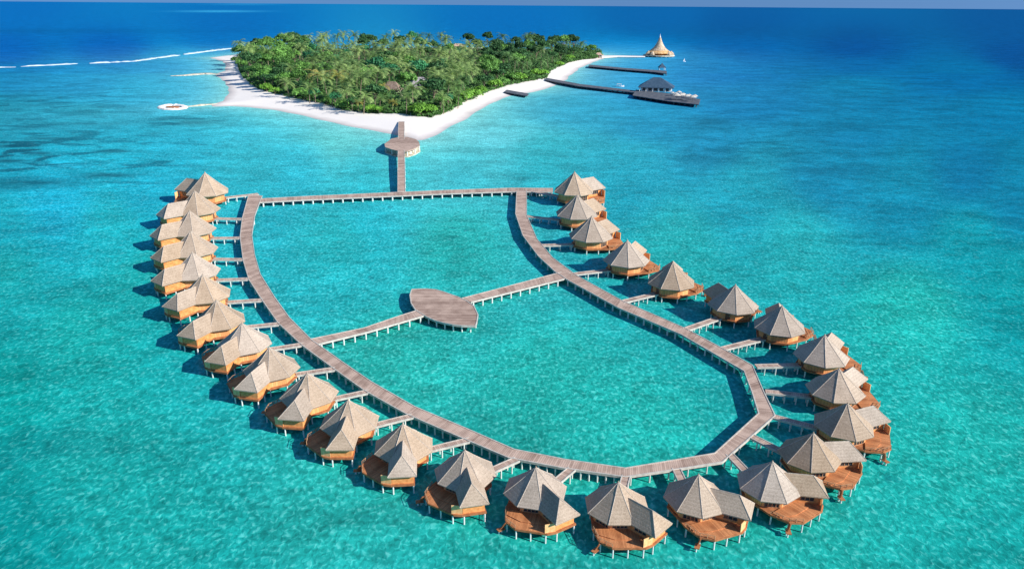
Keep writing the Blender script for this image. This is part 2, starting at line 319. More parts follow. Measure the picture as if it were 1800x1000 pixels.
def wnoise(scale, stretch, detail, dist=0.0):
    mp = n.new('ShaderNodeMapping'); mp.inputs['Scale'].default_value = stretch; l.new(g.outputs['Position'], mp.inputs['Vector'])
    t = n.new('ShaderNodeTexNoise'); t.inputs['Scale'].default_value = scale; t.inputs['Detail'].default_value = detail; t.inputs['Distortion'].default_value = dist
    l.new(mp.outputs[0], t.inputs['Vector']); return t
t1 = wnoise(1.25, (.8, .62, 1), 6, .6)        # small caustic light mottling painted into the water colour; also the bump
t2 = wnoise(.05, (.5, .8, 1), 5, .5)          # broad sea-bed patches
t3 = wnoise(.28, (.6, .8, 1), 5, 1.0)        # medium
def mr(src, a0, a1, b0, b1):
    x = n.new('ShaderNodeMapRange'); x.inputs['From Min'].default_value = a0; x.inputs['From Max'].default_value = a1; x.inputs['To Min'].default_value = b0; x.inputs['To Max'].default_value = b1
    l.new(src, x.inputs[0]); return x
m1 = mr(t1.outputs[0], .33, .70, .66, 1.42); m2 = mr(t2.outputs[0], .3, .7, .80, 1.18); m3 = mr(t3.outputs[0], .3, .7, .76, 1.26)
# the deep sea is plainer than the shallow lagoon: mottling follows the green of the tint
sc = n.new('ShaderNodeSeparateColor'); l.new(at_.outputs['Color'], sc.inputs[0])
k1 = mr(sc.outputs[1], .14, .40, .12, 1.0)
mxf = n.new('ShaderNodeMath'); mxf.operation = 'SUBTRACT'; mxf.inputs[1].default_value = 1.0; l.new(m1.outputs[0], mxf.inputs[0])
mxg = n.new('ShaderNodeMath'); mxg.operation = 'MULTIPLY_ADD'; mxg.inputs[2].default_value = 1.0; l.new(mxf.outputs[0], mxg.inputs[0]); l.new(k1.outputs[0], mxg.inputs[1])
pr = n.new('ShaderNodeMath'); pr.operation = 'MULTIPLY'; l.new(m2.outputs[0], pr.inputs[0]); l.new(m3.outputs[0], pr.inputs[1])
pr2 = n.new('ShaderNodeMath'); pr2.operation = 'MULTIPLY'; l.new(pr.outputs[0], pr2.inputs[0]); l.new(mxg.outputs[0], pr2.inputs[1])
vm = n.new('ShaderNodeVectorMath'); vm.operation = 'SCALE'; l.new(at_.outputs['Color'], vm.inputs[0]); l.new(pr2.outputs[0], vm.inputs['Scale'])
# painted ripple highlights: peaks of the fine noise blend towards pale aqua
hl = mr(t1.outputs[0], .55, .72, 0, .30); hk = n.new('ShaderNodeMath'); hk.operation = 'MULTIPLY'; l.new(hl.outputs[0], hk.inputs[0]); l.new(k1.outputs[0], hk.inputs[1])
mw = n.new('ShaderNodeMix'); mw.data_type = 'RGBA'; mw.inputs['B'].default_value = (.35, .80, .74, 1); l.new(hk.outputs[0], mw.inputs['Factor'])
tr_ = wnoise(.045, (.6, 1, 1), 6, .8); mk = mr(tr_.outputs[0], .49, .60, 0, .9); mk.interpolation_type = 'SMOOTHSTEP'
mm = n.new('ShaderNodeMath'); mm.operation = 'MULTIPLY'; l.new(mk.outputs[0], mm.inputs[0]); l.new(at_.outputs['Alpha'], mm.inputs[1])
th_ = wnoise(.10, (1, 1, 1), 3, .8); mh = mr(th_.outputs[0], .66, .76, 0, .55); hk2 = n.new('ShaderNodeMath'); hk2.operation = 'MULTIPLY'; l.new(mh.outputs[0], hk2.inputs[0]); l.new(k1.outputs[0], hk2.inputs[1])
mx2 = n.new('ShaderNodeMath'); mx2.operation = 'MAXIMUM'; mx2.use_clamp = True; l.new(mm.outputs[0], mx2.inputs[0]); l.new(hk2.outputs[0], mx2.inputs[1])
mrf = n.new('ShaderNodeMix'); mrf.data_type = 'RGBA'; mrf.inputs['B'].default_value = (.004, .085, .13, 1); l.new(mx2.outputs[0], mrf.inputs['Factor']); l.new(vm.outputs[0], mrf.inputs['A']); l.new(mrf.outputs['Result'], mw.inputs['A'])
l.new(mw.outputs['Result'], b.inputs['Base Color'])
bp = n.new('ShaderNodeBump'); bp.inputs['Strength'].default_value = .5; bp.inputs['Distance'].default_value = .35
l.new(t1.outputs[0], bp.inputs['Height'])
df = n.new('ShaderNodeBsdfDiffuse'); gl = n.new('ShaderNodeBsdfGlossy'); gl.inputs['Roughness'].default_value = .25; ms = n.new('ShaderNodeMixShader'); ms.inputs[0].default_value = .02
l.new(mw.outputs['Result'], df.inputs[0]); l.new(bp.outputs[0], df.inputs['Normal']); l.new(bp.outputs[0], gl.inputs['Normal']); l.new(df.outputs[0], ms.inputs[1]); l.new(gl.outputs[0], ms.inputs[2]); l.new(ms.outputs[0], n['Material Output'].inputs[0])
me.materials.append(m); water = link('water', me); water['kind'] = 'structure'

# ------------------------------------------------------------------ island ground
x0, y0 = SHW.min(0) - 30; x1, y1 = SHW.max(0) + 30; st = 4.5
gx = np.arange(x0, x1, st); gy = np.arange(y0, y1, st * 1.6); GX, GY = np.meshgrid(gx, gy); P = np.column_stack([GX.ravel(), GY.ravel()])
sdg = sdist(P, SHW) + 1.5 * np.sin(P[:, 0] * .11) * np.cos(P[:, 1] * .07)
Z = np.clip(sdg * .075, -1.5, 2.4) + np.clip(sdg - 30, 0, 100) * .006
keep = sdg > -22
idx = -np.ones(len(P), int); idx[keep] = np.arange(keep.sum()); W2 = len(gx)
Fs = []
for j in range(len(gy) - 1):
    for i in range(W2 - 1):
        a = j * W2 + i; f = (idx[a], idx[a + 1], idx[a + W2 + 1], idx[a + W2])
        if min(f) >= 0: Fs.append(tuple(int(k) for k in f))
me = bpy.data.meshes.new('beach'); me.from_pydata(np.column_stack([P, Z])[keep].tolist(), [], Fs)
me.polygons.foreach_set('use_smooth', [True] * len(me.polygons)); me.materials.append(M['sand']); link('beach', me)['kind'] = 'structure'
def gz(x, y):
    s = float(sdist([[x, y]], SHW)[0]); return min(max(s * .075, -1.5), 2.4) + min(max(s - 30, 0), 100) * .006

# ------------------------------------------------------------------ ribbons: boardwalks and piers
def resample(pairs, step=2.0):
    out = []
    for (a, b) in zip(pairs[:-1], pairs[1:]):
        L = max(np.linalg.norm(b[0] - a[0]), np.linalg.norm(b[1] - a[1])); k = max(1, int(L / step))
        for i in range(k): t = i / k; out.append((a[0] * (1 - t) + b[0] * t, a[1] * (1 - t) + b[1] * t))
    out.append(pairs[-1]); return out
def ribbon(parent, pairs, name='deck', matn='board', th=.28, beams=True, beam_h=.42, beam_w=.22):
    rows = resample(pairs); mb = MB(); vs = []; u = [0]
    for i in range(1, len(rows)): u.append(u[-1] + np.linalg.norm((rows[i][0] + rows[i][1]) / 2 - (rows[i - 1][0] + rows[i - 1][1]) / 2))
    for a, b in rows: vs += [a, b, b - [0, 0, th], a - [0, 0, th]]
    fs = []; uvs = []
    for i in range(len(rows) - 1):
        p = 4 * i; q = 4 * i + 4
        for j in range(4):
            k = (j + 1) % 4; fs.append((p + j, p + k, q + k, q + j)); uvs.append(((u[i], j), (u[i], j + 1), (u[i + 1], j + 1), (u[i + 1], j)))
    fs += [(3, 2, 1, 0), tuple(4 * (len(rows) - 1) + k for k in range(4))]; uvs += [((0, 0),) * 4] * 2
    mb.add(vs, fs, uvs); mb.build(name, M[matn], parent)
    if beams:
        for side in (0, 1):
            vs = []; bb = MB()
            for r in rows:
                a, b = (r[0], r[1]) if side == 0 else (r[1], r[0]); d = (b - a); d = d / (np.linalg.norm(d) + 1e-9)
                o = a - d * .05; i_ = a + d * beam_w
                vs += [o + [0, 0, .10], i_ + [0, 0, .10], i_ - [0, 0, beam_h], o - [0, 0, beam_h]]
            fs = []
            for i in range(len(rows) - 1):
                p = 4 * i; q_ = p + 4
                for j in range(4): k = (j + 1) % 4; fs.append((p + j, p + k, q_ + k, q_ + j))
            fs += [(3, 2, 1, 0), tuple(4 * (len(rows) - 1) + k for k in range(4))]
            bb.add(vs, fs); bb.build('edge_beam', M['beam'], parent)
    return rows
pm = MB(); pm.lathe([(0.0, 0), (1, 0), (1, -1), (0, -1)], 8); PILE = pm.mesh('piling', M['pile'])
def pile(parent, p, top, r, depth=-1.2):
    o = link('piling', PILE, parent, (p[0], p[1], top)); o.scale = (r, r, top - depth); return o
def along(line, spx):                         # points every spx photo pixels along a 3-D line
    pr_ = [proj(p) for p in line]; acc = spx * .3; out = []
    for (a, b, pa, pb) in zip(line[:-1], line[1:], pr_[:-1], pr_[1:]):
        L = math.hypot(pb[0] - pa[0], pb[1] - pa[1])
        while acc < L: t = acc / L; out.append(a * (1 - t) + b * t); acc += spx
        acc -= L
    return out
def prad(p): return min(.42, max(.17, 1.55 / ppm(proj((p[0], p[1], 0))[1])))
def pairs_px(L, z): return [(at(*a, z), at(*b, z)) for a, b in L]
ZD = 2.3
LEFT = [((437, 342), (461, 344)), ((425.5, 384), (448, 379)), ((421.7, 416), (443, 413)), ((427, 457), (448, 448)), ((437, 491), (458, 482)), ((461, 528), (483, 522)), ((489, 568), (509, 558)), ((531, 607), (548, 597)),
        ((587, 648), (604, 637)), ((640, 686), (654, 671)), ((713, 727), (729, 714)), ((801, 765), (819, 752)), ((893, 804), (904, 789)), ((987, 822), (995, 807)), ((1099, 838), (1099, 822))]
RIGHT = [((1099, 838), (1099, 822)), ((1181, 826), (1178, 809)), ((1270, 812), (1256, 796)), ((1363, 730), (1333, 726)), ((1342, 686), (1322, 690)), ((1323, 642), (1308, 652)), ((1272, 613), (1258, 623)), ((1205, 577), (1198, 588)),
         ((1095, 529), (1087, 541)), ((1017, 486), (996, 491)), ((1000, 474), (975, 477)), ((972, 453), (946, 450)), ((944, 420), (919, 414)), ((926, 378), (906, 376)), ((926, 335), (908, 336))]
def walk(label, cat, L, z, near, far=None, s_near=16, s_far=32, group=None, name='boardwalk', **kw):
    e = empty(name, tuple((at(*L[0][0], 0) + at(*L[0][1], 0)) / 2)); e.location.z = 0
    tag(e, label, cat, group); off = np.array(e.location)
    pr_ = [(a - off, b - off) for a, b in pairs_px(L, z)]
    rows = ribbon(e, pr_, **kw)
    for side, sp_ in ((near, s_near), (1 - near, s_far)):
        if not sp_: continue
        for p in along([(r[side] * .93 + r[1 - side] * .07) + off for r in rows], sp_): pile(e, p - off, z - .3, prad(p))
    return e
walk('long curved plank boardwalk running down the left side past fifteen villas', 'boardwalk', LEFT, ZD, 0, s_near=15, s_far=34)
walk('long curved plank boardwalk bending round the right side of the lagoon', 'boardwalk', RIGHT, ZD, 1, s_near=15, s_far=34)
walk('straight plank boardwalk closing the top of the lagoon between both villa rows', 'boardwalk',
     [((456, 349.5), (457, 356)), ((540, 345), (540, 351.5)), ((700, 338), (700, 344.5)), ((780, 334.5), (780, 341)), ((900, 330.5), (900, 337)), ((972, 331), (972, 337.5))], ZD - .012, 1, s_near=17.5, s_far=40)
CL = [((544, 596), (560, 604.6)), ((640, 576), (648, 583)), ((700, 555.5), (700, 568)), ((734, 545), (745, 555))]
walk('plank footbridge from the left boardwalk to the leaf-shaped platform', 'footbridge', CL, ZD - .02, 1, s_near=20, s_far=40, name='footbridge')
walk('plank footbridge from the leaf-shaped platform to the right boardwalk', 'footbridge', [((812, 524), (828, 531)), ((900, 501), (905, 512)), ((987, 478), (993, 490))], ZD - .02, 1, s_near=17, s_far=40, name='footbridge')
# leaf-shaped platform
LEAF = [(724, 508.5), (747, 507.5), (766, 509), (780, 513), (804, 521.5), (820, 528.5), (833, 538), (840, 553), (838, 566), (835.5, 573), (811, 572), (795, 570), (780, 567), (765, 563), (751, 557), (731, 545.5), (723, 533), (720.5, 519)]
c0 = at(780, 541, 0); e = empty('platform', tuple(c0)); tag(e, 'leaf-shaped plank platform in the middle of the lagoon', 'platform')
e.rotation_euler.z = 0
pl = [at(x, y, ZD)[:2] - c0[:2] for x, y in LEAF]
mb = MB(); mb.prism(pl, ZD - .3, ZD + .004); mb.build('deck', M['platform'], e)
mb = MB()
for a_, b_ in zip(pl, pl[1:] + pl[:1]): mb.seg(a_, b_, ZD - .5, ZD + .10, .3)
mb.build('edge_beam', M['beam'], e)
ring = [np.array([*(p * .965), 0]) + c0 for p in pl + pl[:1]]
for p in along(ring, 15): pile(e, p - c0, ZD - .3, .24)
# jetty to the island
def ribbon_z(name, label, cat, L, zs, near=0, sp_=14, **kw):
    p0 = (at(*L[0][0], 0) + at(*L[0][1], 0)) / 2; e = empty(name, tuple(p0)); tag(e, label, cat); 
    pr_ = [(at(*a, z) - p0, at(*b, z) - p0) for (a, b), z in zip(L, zs)]; rows = ribbon(e, pr_, **kw)
    if sp_:
        for side in (0, 1):
            for p in along([r[side] * .93 + r[1 - side] * .07 + p0 for r in rows], sp_): pile(e, p - p0, p[2] - .3, .4)
    return e
ribbon_z('jetty', 'straight plank jetty from the top boardwalk up to the round platform', 'jetty', [((699, 338), (712.5, 338)), ((699, 300), (712, 300)), ((699.5, 264), (711, 264))], (ZD - .02, 3.2, 3.98), sp_=12)
ribbon_z('jetty', 'short plank ramp from the round platform down onto the white beach', 'jetty', [((700, 245), (711, 245)), ((700, 226), (711, 226)), ((700.5, 214), (711, 214))], (3.98, 3.4, 2.75), sp_=12)
RP = [(676, 253), (688, 244), (703, 241), (716, 241), (731, 245), (737, 250), (738, 256), (730, 261), (716, 265.5), (700, 265.5), (688, 262.5), (677, 258.5)]
c0 = at(707, 253, 0); e = empty('round_platform', tuple(c0)); tag(e, 'raised round plank platform where the jetty meets the beach', 'platform')
pl = [at(x, y, 4.0)[:2] - c0[:2] for x, y in RP]
mb = MB(); mb.prism(pl, 3.4, 4.0); mb.build('deck', M['platform'], e)
mb = MB(); mb.prism([p * .9 for p in pl], -1, 3.4); mb.build('base_wall', M['rock'], e)
for k, p in enumerate(pl): pile(e, p * .96, 3.4, .4)
mb = MB(); mb.prism([p * 1.02 for p in pl], -.5, .45); mb.build('stone_footing', M['rock'], e)

# ------------------------------------------------------------------ the water villa (local: +X looks out to sea, origin at deck level)
def octo(ap, ph=22.5): r_ = ap / math.cos(R(22.5)); return [(r_ * math.cos(R(ph + 45 * k)), r_ * math.sin(R(ph + 45 * k))) for k in range(8)]
u_ = np.array([math.cos(R(45)), math.sin(R(45))]); v_ = np.array([-u_[1], u_[0]])
def uv(a, b): return tuple(u_ * a + v_ * b)
def hip_roof_main(ap, ze, h, th):
    mb = MB(); prof = [(1.0, 0), (.62, .355), (.30, .675), (.12, .875), (.0, 1.0)]
    rr = ap / math.cos(R(22.5)); lv = []
    vs = []
    for s_, t_ in prof[:-1]:
        for k in range(8): a_ = R(22.5 + 45 * k); vs.append((rr * s_ * math.cos(a_), rr * s_ * math.sin(a_), ze + h * t_))
    vs.append((0, 0, ze + h)); fs = []
    for j in range(len(prof) - 2):
        for k in range(8): fs.append((8 * j + k, 8 * j + (k + 1) % 8, 8 * j + 8 + (k + 1) % 8, 8 * j + 8 + k))
    t_ = 8 * (len(prof) - 2)
    for k in range(8): fs.append((t_ + k, t_ + (k + 1) % 8, len(vs) - 1))
    b0 = len(vs)
    for k in range(8): a_ = R(22.5 + 45 * k); vs.append((rr * .985 * math.cos(a_), rr * .985 * math.sin(a_), ze - th))
    for k in range(8): fs.append((b0 + k, b0 + (k + 1) % 8, (k + 1) % 8, k))
    fs.append(tuple(b0 + k for k in range(8))[::-1])
    mb.add(vs, fs); return mb
FLOOR = [(10.1, 4.3), (10.1, -2.2), (8.3, -4.5), (4.6, -5.45), (2.2, -5.3), (-2.2, -5.3), (-5.3, -2.2), (-5.3, 2.2), (-2.2, 5.3), (2.2, 5.3), (4.2, 7.6), uv(10.7, 2.5), uv(10.7, -2.4)]
def make_villa():
    e = empty('water_villa')
    mb = MB(); mb.prism(FLOOR, -.42, 0); mb.build('floor_slab', M['slab'], e)
    dk = [(9.95, 4.2), (9.95, -2.12), (8.22, -4.35), (4.6, -5.25), (4.7, -2.2), (4.7, 2.2), (5.4, 2.9), uv(10.3, -2.35)]
    mb = MB(); mb.prism(dk, 0.003, .06); mb.build('deck', M['deck'], e)
    mb = MB(); mb.prism([(4.72, -4.9), (4.72, 2.1), (7.6, 4.7), (7.9, 4.5), (7.9, -1.5), (6.4, -4.7)], .063, .26); mb.build('raised_deck', M['deck'], e)
    # main walls
    c = octo(4.7, -22.5)                    # corner k and k+1 bound the face at angle 45k
    wl_ = MB()
    for k in range(8):
        a_, b_ = np.array(c[k]), np.array(c[(k + 1) % 8]); d = b_ - a_
        if k in (0, 7): wl_.seg(a_, a_ + d * .10, 0.0, 2.5, .2); wl_.seg(b_ - d * .10, b_, 0, 2.5, .2); wl_.seg(a_ + d * .1, b_ - d * .1, 2.2, 2.5, .2); wl_.seg(a_ + d * .1, b_ - d * .1, 0, .32 if k != 7 else .05, .2)
        elif k == 1: pass
        elif k == 4: wl_.seg(a_, a_ + d * .33, 0, 2.5, .2); wl_.seg(b_ - d * .33, b_, 0, 2.5, .2); wl_.seg(a_ + d * .33, b_ - d * .33, 2.15, 2.5, .2)
        else: wl_.seg(a_, b_, 0, 2.5, .2)
    wl_.build('wall', M['wall'], e)
    for k in (0, 7):
        a_, b_ = np.array(c[k]), np.array(c[(k + 1) % 8]); d = b_ - a_; z0 = .32 if k != 7 else .05
        fm = MB(); nn = 4
        for j in range(nn + 1):
            p = a_ + d * (.1 + .8 * j / nn); q_ = p + d / np.linalg.norm(d) * .13 * (1 if j < nn else -1); fm.seg(p, q_, z0, 2.2, .26)
        fm.seg(a_ + d * .1, b_ - d * .1, 2.08, 2.2, .24); fm.seg(a_ + d * .1, b_ - d * .1, z0, z0 + .12, .24)
        if k != 7: fm.seg(a_ + d * .1, b_ - d * .1, 1.15, 1.23, .22)
        w_ = fm.build('window' if k != 7 else 'glazed_door', M['lfrm'], e)
        pn = MB(); pn.seg(a_ + d * .11, b_ - d * .11, z0 + .05, 2.15, .06); pn.build('pane', M['glass'], w_)
    a_, b_ = np.array(c[4]), np.array(c[5]); d = b_ - a_
    dm = MB(); dm.seg(a_ + d * .34, b_ - d * .34, 0.01, 2.14, .12); dr = dm.build('door', M['frame'], e)
    hm = MB(); p = a_ + d * .62; hm.box((p[0] - .1, p[1], 1.0), (.05, .04, .12)); hm.build('handle', M['white'], dr)
    # wing
    wm = MB()
    wm.seg(uv(4.6, 2.1), uv(10.2, 2.1), 0, 2.5, .2); wm.seg(uv(10.2, 2.2), uv(10.2, -2.2), 0, 2.5, .2)
    wm.seg(uv(4.4, -2.1), uv(6.0, -2.1), 0, 2.5, .2); wm.seg(uv(8.8, -2.1), uv(10.1, -2.1), 0, 2.5, .2)
    wm.seg(uv(6.0, -2.1), uv(8.8, -2.1), 0, .7, .2); wm.seg(uv(6.0, -2.1), uv(8.8, -2.1), 2.1, 2.5, .2)
    wm.build('wing_wall', M['wing'], e)
    fm = MB()
    for j in range(4): fm.seg(uv(6.0 + j * .9, -2.1), uv(6.1 + j * .9, -2.1), .7, 2.1, .26)
    fm.seg(uv(6.0, -2.1), uv(8.8, -2.1), .7, .82, .24); fm.seg(uv(6.0, -2.1), uv(8.8, -2.1), 1.98, 2.1, .24)
    w_ = fm.build('window', M['lfrm'], e); pn = MB(); pn.seg(uv(6.02, -2.1), uv(8.78, -2.1), .72, 2.08, .06); pn.build('pane', M['glass'], w_)
    pv = MB(); pv.seg((9.98, 3.75), uv(10.35, -2.3), .0, 2.0, .14); pv.build('privacy_screen', M['screen'], e)
    # roofs
    hip_roof_main(6.2, 2.32, 5.65, .28).build('roof', M['thatch'], e)
    cap = MB(); rr = 6.2 / math.cos(R(22.5)); pf = [(1.0, 0), (.62, .355), (.30, .675), (.12, .875), (.0, 1.0)]
    for k in range(8):
        a_ = R(22.5 + 45 * k)
        for (p0_, z0_), (p1_, z1_) in zip(pf[:-1], pf[1:]): cap.bar((rr * p0_ * math.cos(a_), rr * p0_ * math.sin(a_), 2.32 + 5.65 * z0_), (rr * p1_ * math.cos(a_), rr * p1_ * math.sin(a_), 2.32 + 5.65 * z1_), .085, 5)
    for p0_, p1_ in (((*uv(8.4, 0), 5.57), (*uv(11.3, 2.95), 2.42)), ((*uv(8.4, 0), 5.57), (*uv(11.3, -2.95), 2.42)), ((*uv(8.4, 0), 5.57), (*uv(2.9, 0), 5.57))): cap.bar(p0_, p1_, .085, 5)
    cap.build('ridge_cap', M['ridge'], e)
    fn = MB(); fn.lathe([(.22, 7.7), (.16, 8.1), (.0, 8.35)], 8); fn.build('finial', M['thatch'], e)
    ze = 2.42; rh = 3.15; hw = 2.95
    A = [uv(5.0, hw), uv(11.3, hw), uv(11.3, -hw), uv(5.0, -hw)]; r0 = uv(1.6, 0); r1 = uv(8.4, 0)
    rm = MB(); vs = [(*A[0], ze), (*A[1], ze), (*A[2], ze), (*A[3], ze), (*r0, ze + rh), (*r1, ze + rh), (*uv(1.6, hw * .55), ze + .9), (*uv(1.6, -hw * .55), ze + .9)]
    vs += [(v[0], v[1], v[2] - .26) for v in vs[:4]]
    rm.add(vs, [(3, 2, 5, 4), (2, 1, 5), (1, 0, 4, 5), (3, 4, 7), (0, 6, 4), (3, 11, 10, 2), (2, 10, 9, 1), (1, 9, 8, 0), (8, 9, 10, 11)])
    rm.build('wing_roof', M['thatch'], e)
    # railing along the open side of the deck
    rl = MB(); path = [(4.6, -5.3), (8.25, -4.38), (9.95, -2.15)]
    for a_, b_ in zip(path[:-1], path[1:]):
        a3, b3 = Vector((*a_, .95)), Vector((*b_, .95)); k = max(2, int((b3 - a3).length / 1.1))
        for j in range(k + 1): p = a3.lerp(b3, j / k); rl.box((p.x, p.y, .44), (.05, .05, .42))
        rl.seg(a_, b_, .82, .89, .09); rl.seg(a_, b_, .42, .46, .04)
    rl.build('railing', M['lfrm'], e)
    # landing just above the water with steps
    ld = MB(); ld.box((8.95, -5.25, -1.5), (.8, .5, .07), R(-45))
    ld.build('landing', M['slab'], e)
    sp_ = MB()
    for j in range(6): sp_.box((8.55 + .03 * j, -4.35 - .13 * j, -.15 - .22 * j), (.45, .12, .05), R(-38))
    sp_.build('steps', M['slab'], e)
    # stilts
    for p in [(9.8, 3.9), (9.8, .9), (9.8, -2.0), (8.1, -4.2), (4.7, -5.1), (1.5, -5.0), (-2.0, -5.0), (-5.0, -2.0), (-5.0, 2.0), (-2, 5.0), (2, 5.0), uv(7.5, 2.1), uv(10.4, 2.2), uv(10.4, -2.0), (0, 0), (9.1, -5.6), (8.5, -5.2)]:
        o = link('stilt', PILE, e, (p[0], p[1], -.4 if p[1] > -5.15 else -1.5)); o.scale = (.17, .17, 3.2)
    return e
# apex pixel, outward heading in degrees, roof width in pixels, pier start on the boardwalk edge (pixel), mirrored?
VIL = [((360, 303), 200, (452, 341)),
       ((342, 335), 180, (427, 385)),
       ((333, 370), 181, (424, 418)),
       ((335, 405), 187, (430, 456)),
       ((338, 443), 188, (438, 490)),
       ((356, 482), 197, (460, 527)),
       ((380, 527), 203, (488, 569)),
       ((425, 567), 208, (531, 605)),
       ((473, 610), 212, (586, 648)),
       ((540, 655), 219, (645, 688)),
       ((612, 702), 226, (722, 731)),
       ((708, 744), 231, (822, 773)),
       ((817, 790), 238, (905, 808)),
       ((942, 820), 258, (1003, 825)),
       ((1087, 846), 271, (1100, 838)),
       ((1228, 833), 291, (1190, 825)),
       ((1358, 810), 306, (1285, 800)),
       ((1430, 760), 320, (1325, 768)),
       ((1490, 708), 338, (1362, 732)),
       ((1475, 647), 358, (1350, 688)),
       ((1450, 588), 10, (1333, 643)),
       ((1375, 537), 30, (1272, 612)),
       ((1293, 500), 60, (1207, 578)),
       ((1183, 460), 32, (1095, 530)),
       ((1103, 422), 20, (1004, 482)),
       ((1040, 380), 5, (955, 431)),
       ((1015, 342), 2, (927, 380)),
       ((1010, 302), -8, (927, 334.5))]
proto = make_villa(); index_kids()
TOPZ = 8.1
def vname(i):
    if i == 0: return 'the topmost villa of the left row'
    if i == 14: return 'the bottommost villa'
    if i < 14: return f'the {ORD[i + 1]} villa down the left row'
    k = 28 - i
    if k == 1: return 'the topmost villa of the right row'
    return f'the {ORD[k]} villa down the right row'
villas = []
for i, (ap, head, pj) in enumerate(VIL):
    ztop = 10.0
    for _ in range(12):                       # size and place so that the roof tip falls where the photo has it
        c = at(*ap, ztop); base = proj((c[0], c[1], 0))[1]
        wpx = 70 + (113 - 70) * (proj((c[0], c[1], ZD + 2.6))[1] - 325) / (885 - 325)
        s_ = wpx / (13.2 * ppm(base)); hs = s_ * (1.0 + .19 * (s_ - 1)); ztop = ZD + TOPZ * hs
    o = proto if i == 0 else copy_tree(proto)
    o.location = (c[0], c[1], ZD); o.rotation_euler.z = R(head); o.scale = (s_, -s_ if i == 0 else s_, hs)
    lab = vname(i)
    if i == 0: lab = 'thatched octagonal water villa with its deck facing left, topmost of the left row'
    elif i == 14: lab = 'thatched water villa with red deck toward the viewer, bottommost where both rows meet'
    elif i < 14: lab = f'thatched octagonal villa on stilts with orange walls, {ORD[i + 1]} down the left row'
    elif i == 27: lab = 'thatched octagonal villa on stilts with wing behind, topmost of the right row'
    else: lab = f'thatched octagonal villa on stilts with orange walls, {ORD[28 - i]} down the right row'
    tag(o, lab, 'villa', 'thatched water villas on stilts'); villas.append(o)
    # its access pier
    a_ = at(*pj, ZD); d = np.array([c[0] - a_[0], c[1] - a_[1], 0]); L = np.linalg.norm(d); d /= L; nrm = np.array([-d[1], d[0], 0])
    hw = .95 * s_; end = a_ + d * (L - 5.0 * s_); a_ = a_ - d * .6
    e = empty('access_pier', (a_[0], a_[1], 0)); zz = np.array([0, 0, ZD - .03])
    o3 = np.array([a_[0], a_[1], 0])
    nearside = -1 if nrm[1] > 0 else 1
    pr_ = [(nrm * hw * nearside + zz, -nrm * hw * nearside + zz), (end * [1, 1, 0] - o3 + nrm * hw * nearside + zz, end * [1, 1, 0] - o3 - nrm * hw * nearside + zz)]
    ribbon(e, pr_, beam_h=.36, beam_w=.16)
    L2 = np.linalg.norm(end[:2] - a_[:2]); k = max(2, int(round(L2 / (2.9 * s_))))
    for j in range(1, k + 1):
        for sd_ in (1, -1):
            p = d * (L2 * (j - .3) / k) + nrm * hw * .85 * sd_; pile(e, p, ZD - .3, .17 * s_)
    tag(e, 'narrow plank access pier from the boardwalk to ' + vname(i), 'pier', 'access piers to the villas')

# ------------------------------------------------------------------ trees
def leaf_cloud(lobes, nleaf, size, seed, flat=.0):
    rg = np.random.default_rng(seed); vs = []; fs = []
    wts = np.array([l_[3] ** 2 for l_ in lobes]); wts /= wts.sum()
    for i in range(nleaf):
        lx, ly, lz, lr = lobes[rg.choice(len(lobes), p=wts)]
        d = rg.normal(size=3); d /= np.linalg.norm(d)
        if d[2] < -.35: d[2] *= -.6
        rad = lr * (.72 + .36 * rg.random()); p = np.array([lx, ly, lz]) + d * rad * np.array([1, 1, .8])
        nrm_ = d + rg.normal(size=3) * .45; nrm_ /= np.linalg.norm(nrm_)
        t_ = np.cross(nrm_, rg.normal(size=3)); t_ /= np.linalg.norm(t_); b_ = np.cross(nrm_, t_)
        s_ = size * (.6 + .8 * rg.random()); k = len(vs)
        vs += [tuple(p - t_ * s_), tuple(p + b_ * s_ * .55 + nrm_ * .1 * s_), tuple(p + t_ * s_), tuple(p - b_ * s_ * .55 + nrm_ * .1 * s_)]; fs.append((k, k + 1, k + 2, k + 3))
    return vs, fs
def broad(seed, mt, kind='round'):
    """unit tree about 1 m across crown radius 1, trunk below"""
    rg = np.random.default_rng(seed); lobes = []
    nl = 9 if kind == 'round' else 12
    H = 1.25 if kind == 'round' else .45
    for k in range(nl):
        a_ = 2 * math.pi * k / nl + rg.random(); rr = (.25 + .45 * rg.random()); lobes.append((rr * math.cos(a_), rr * math.sin(a_), H + (.1 + .45 * rg.random()) * (1.1 - rr), .27 + .2 * rg.random()))
    lobes.append((0, 0, H + .3, .45))
    vs, fs = leaf_cloud(lobes, 1100, .10, seed); mb = MB(); mb.add(vs, fs); cm = mb.mesh('crown', mt)
    tm = MB(); tm.bar((0, 0, -.3), (.04, .02, H * .9), .065, 7, .035)
    for l_ in lobes[::2]: tm.bar((.03, .01, H * .55), (l_[0] * .8, l_[1] * .8, l_[2]), .03, 5, .012)
    return cm, tm.mesh('trunk', M['trunk'])
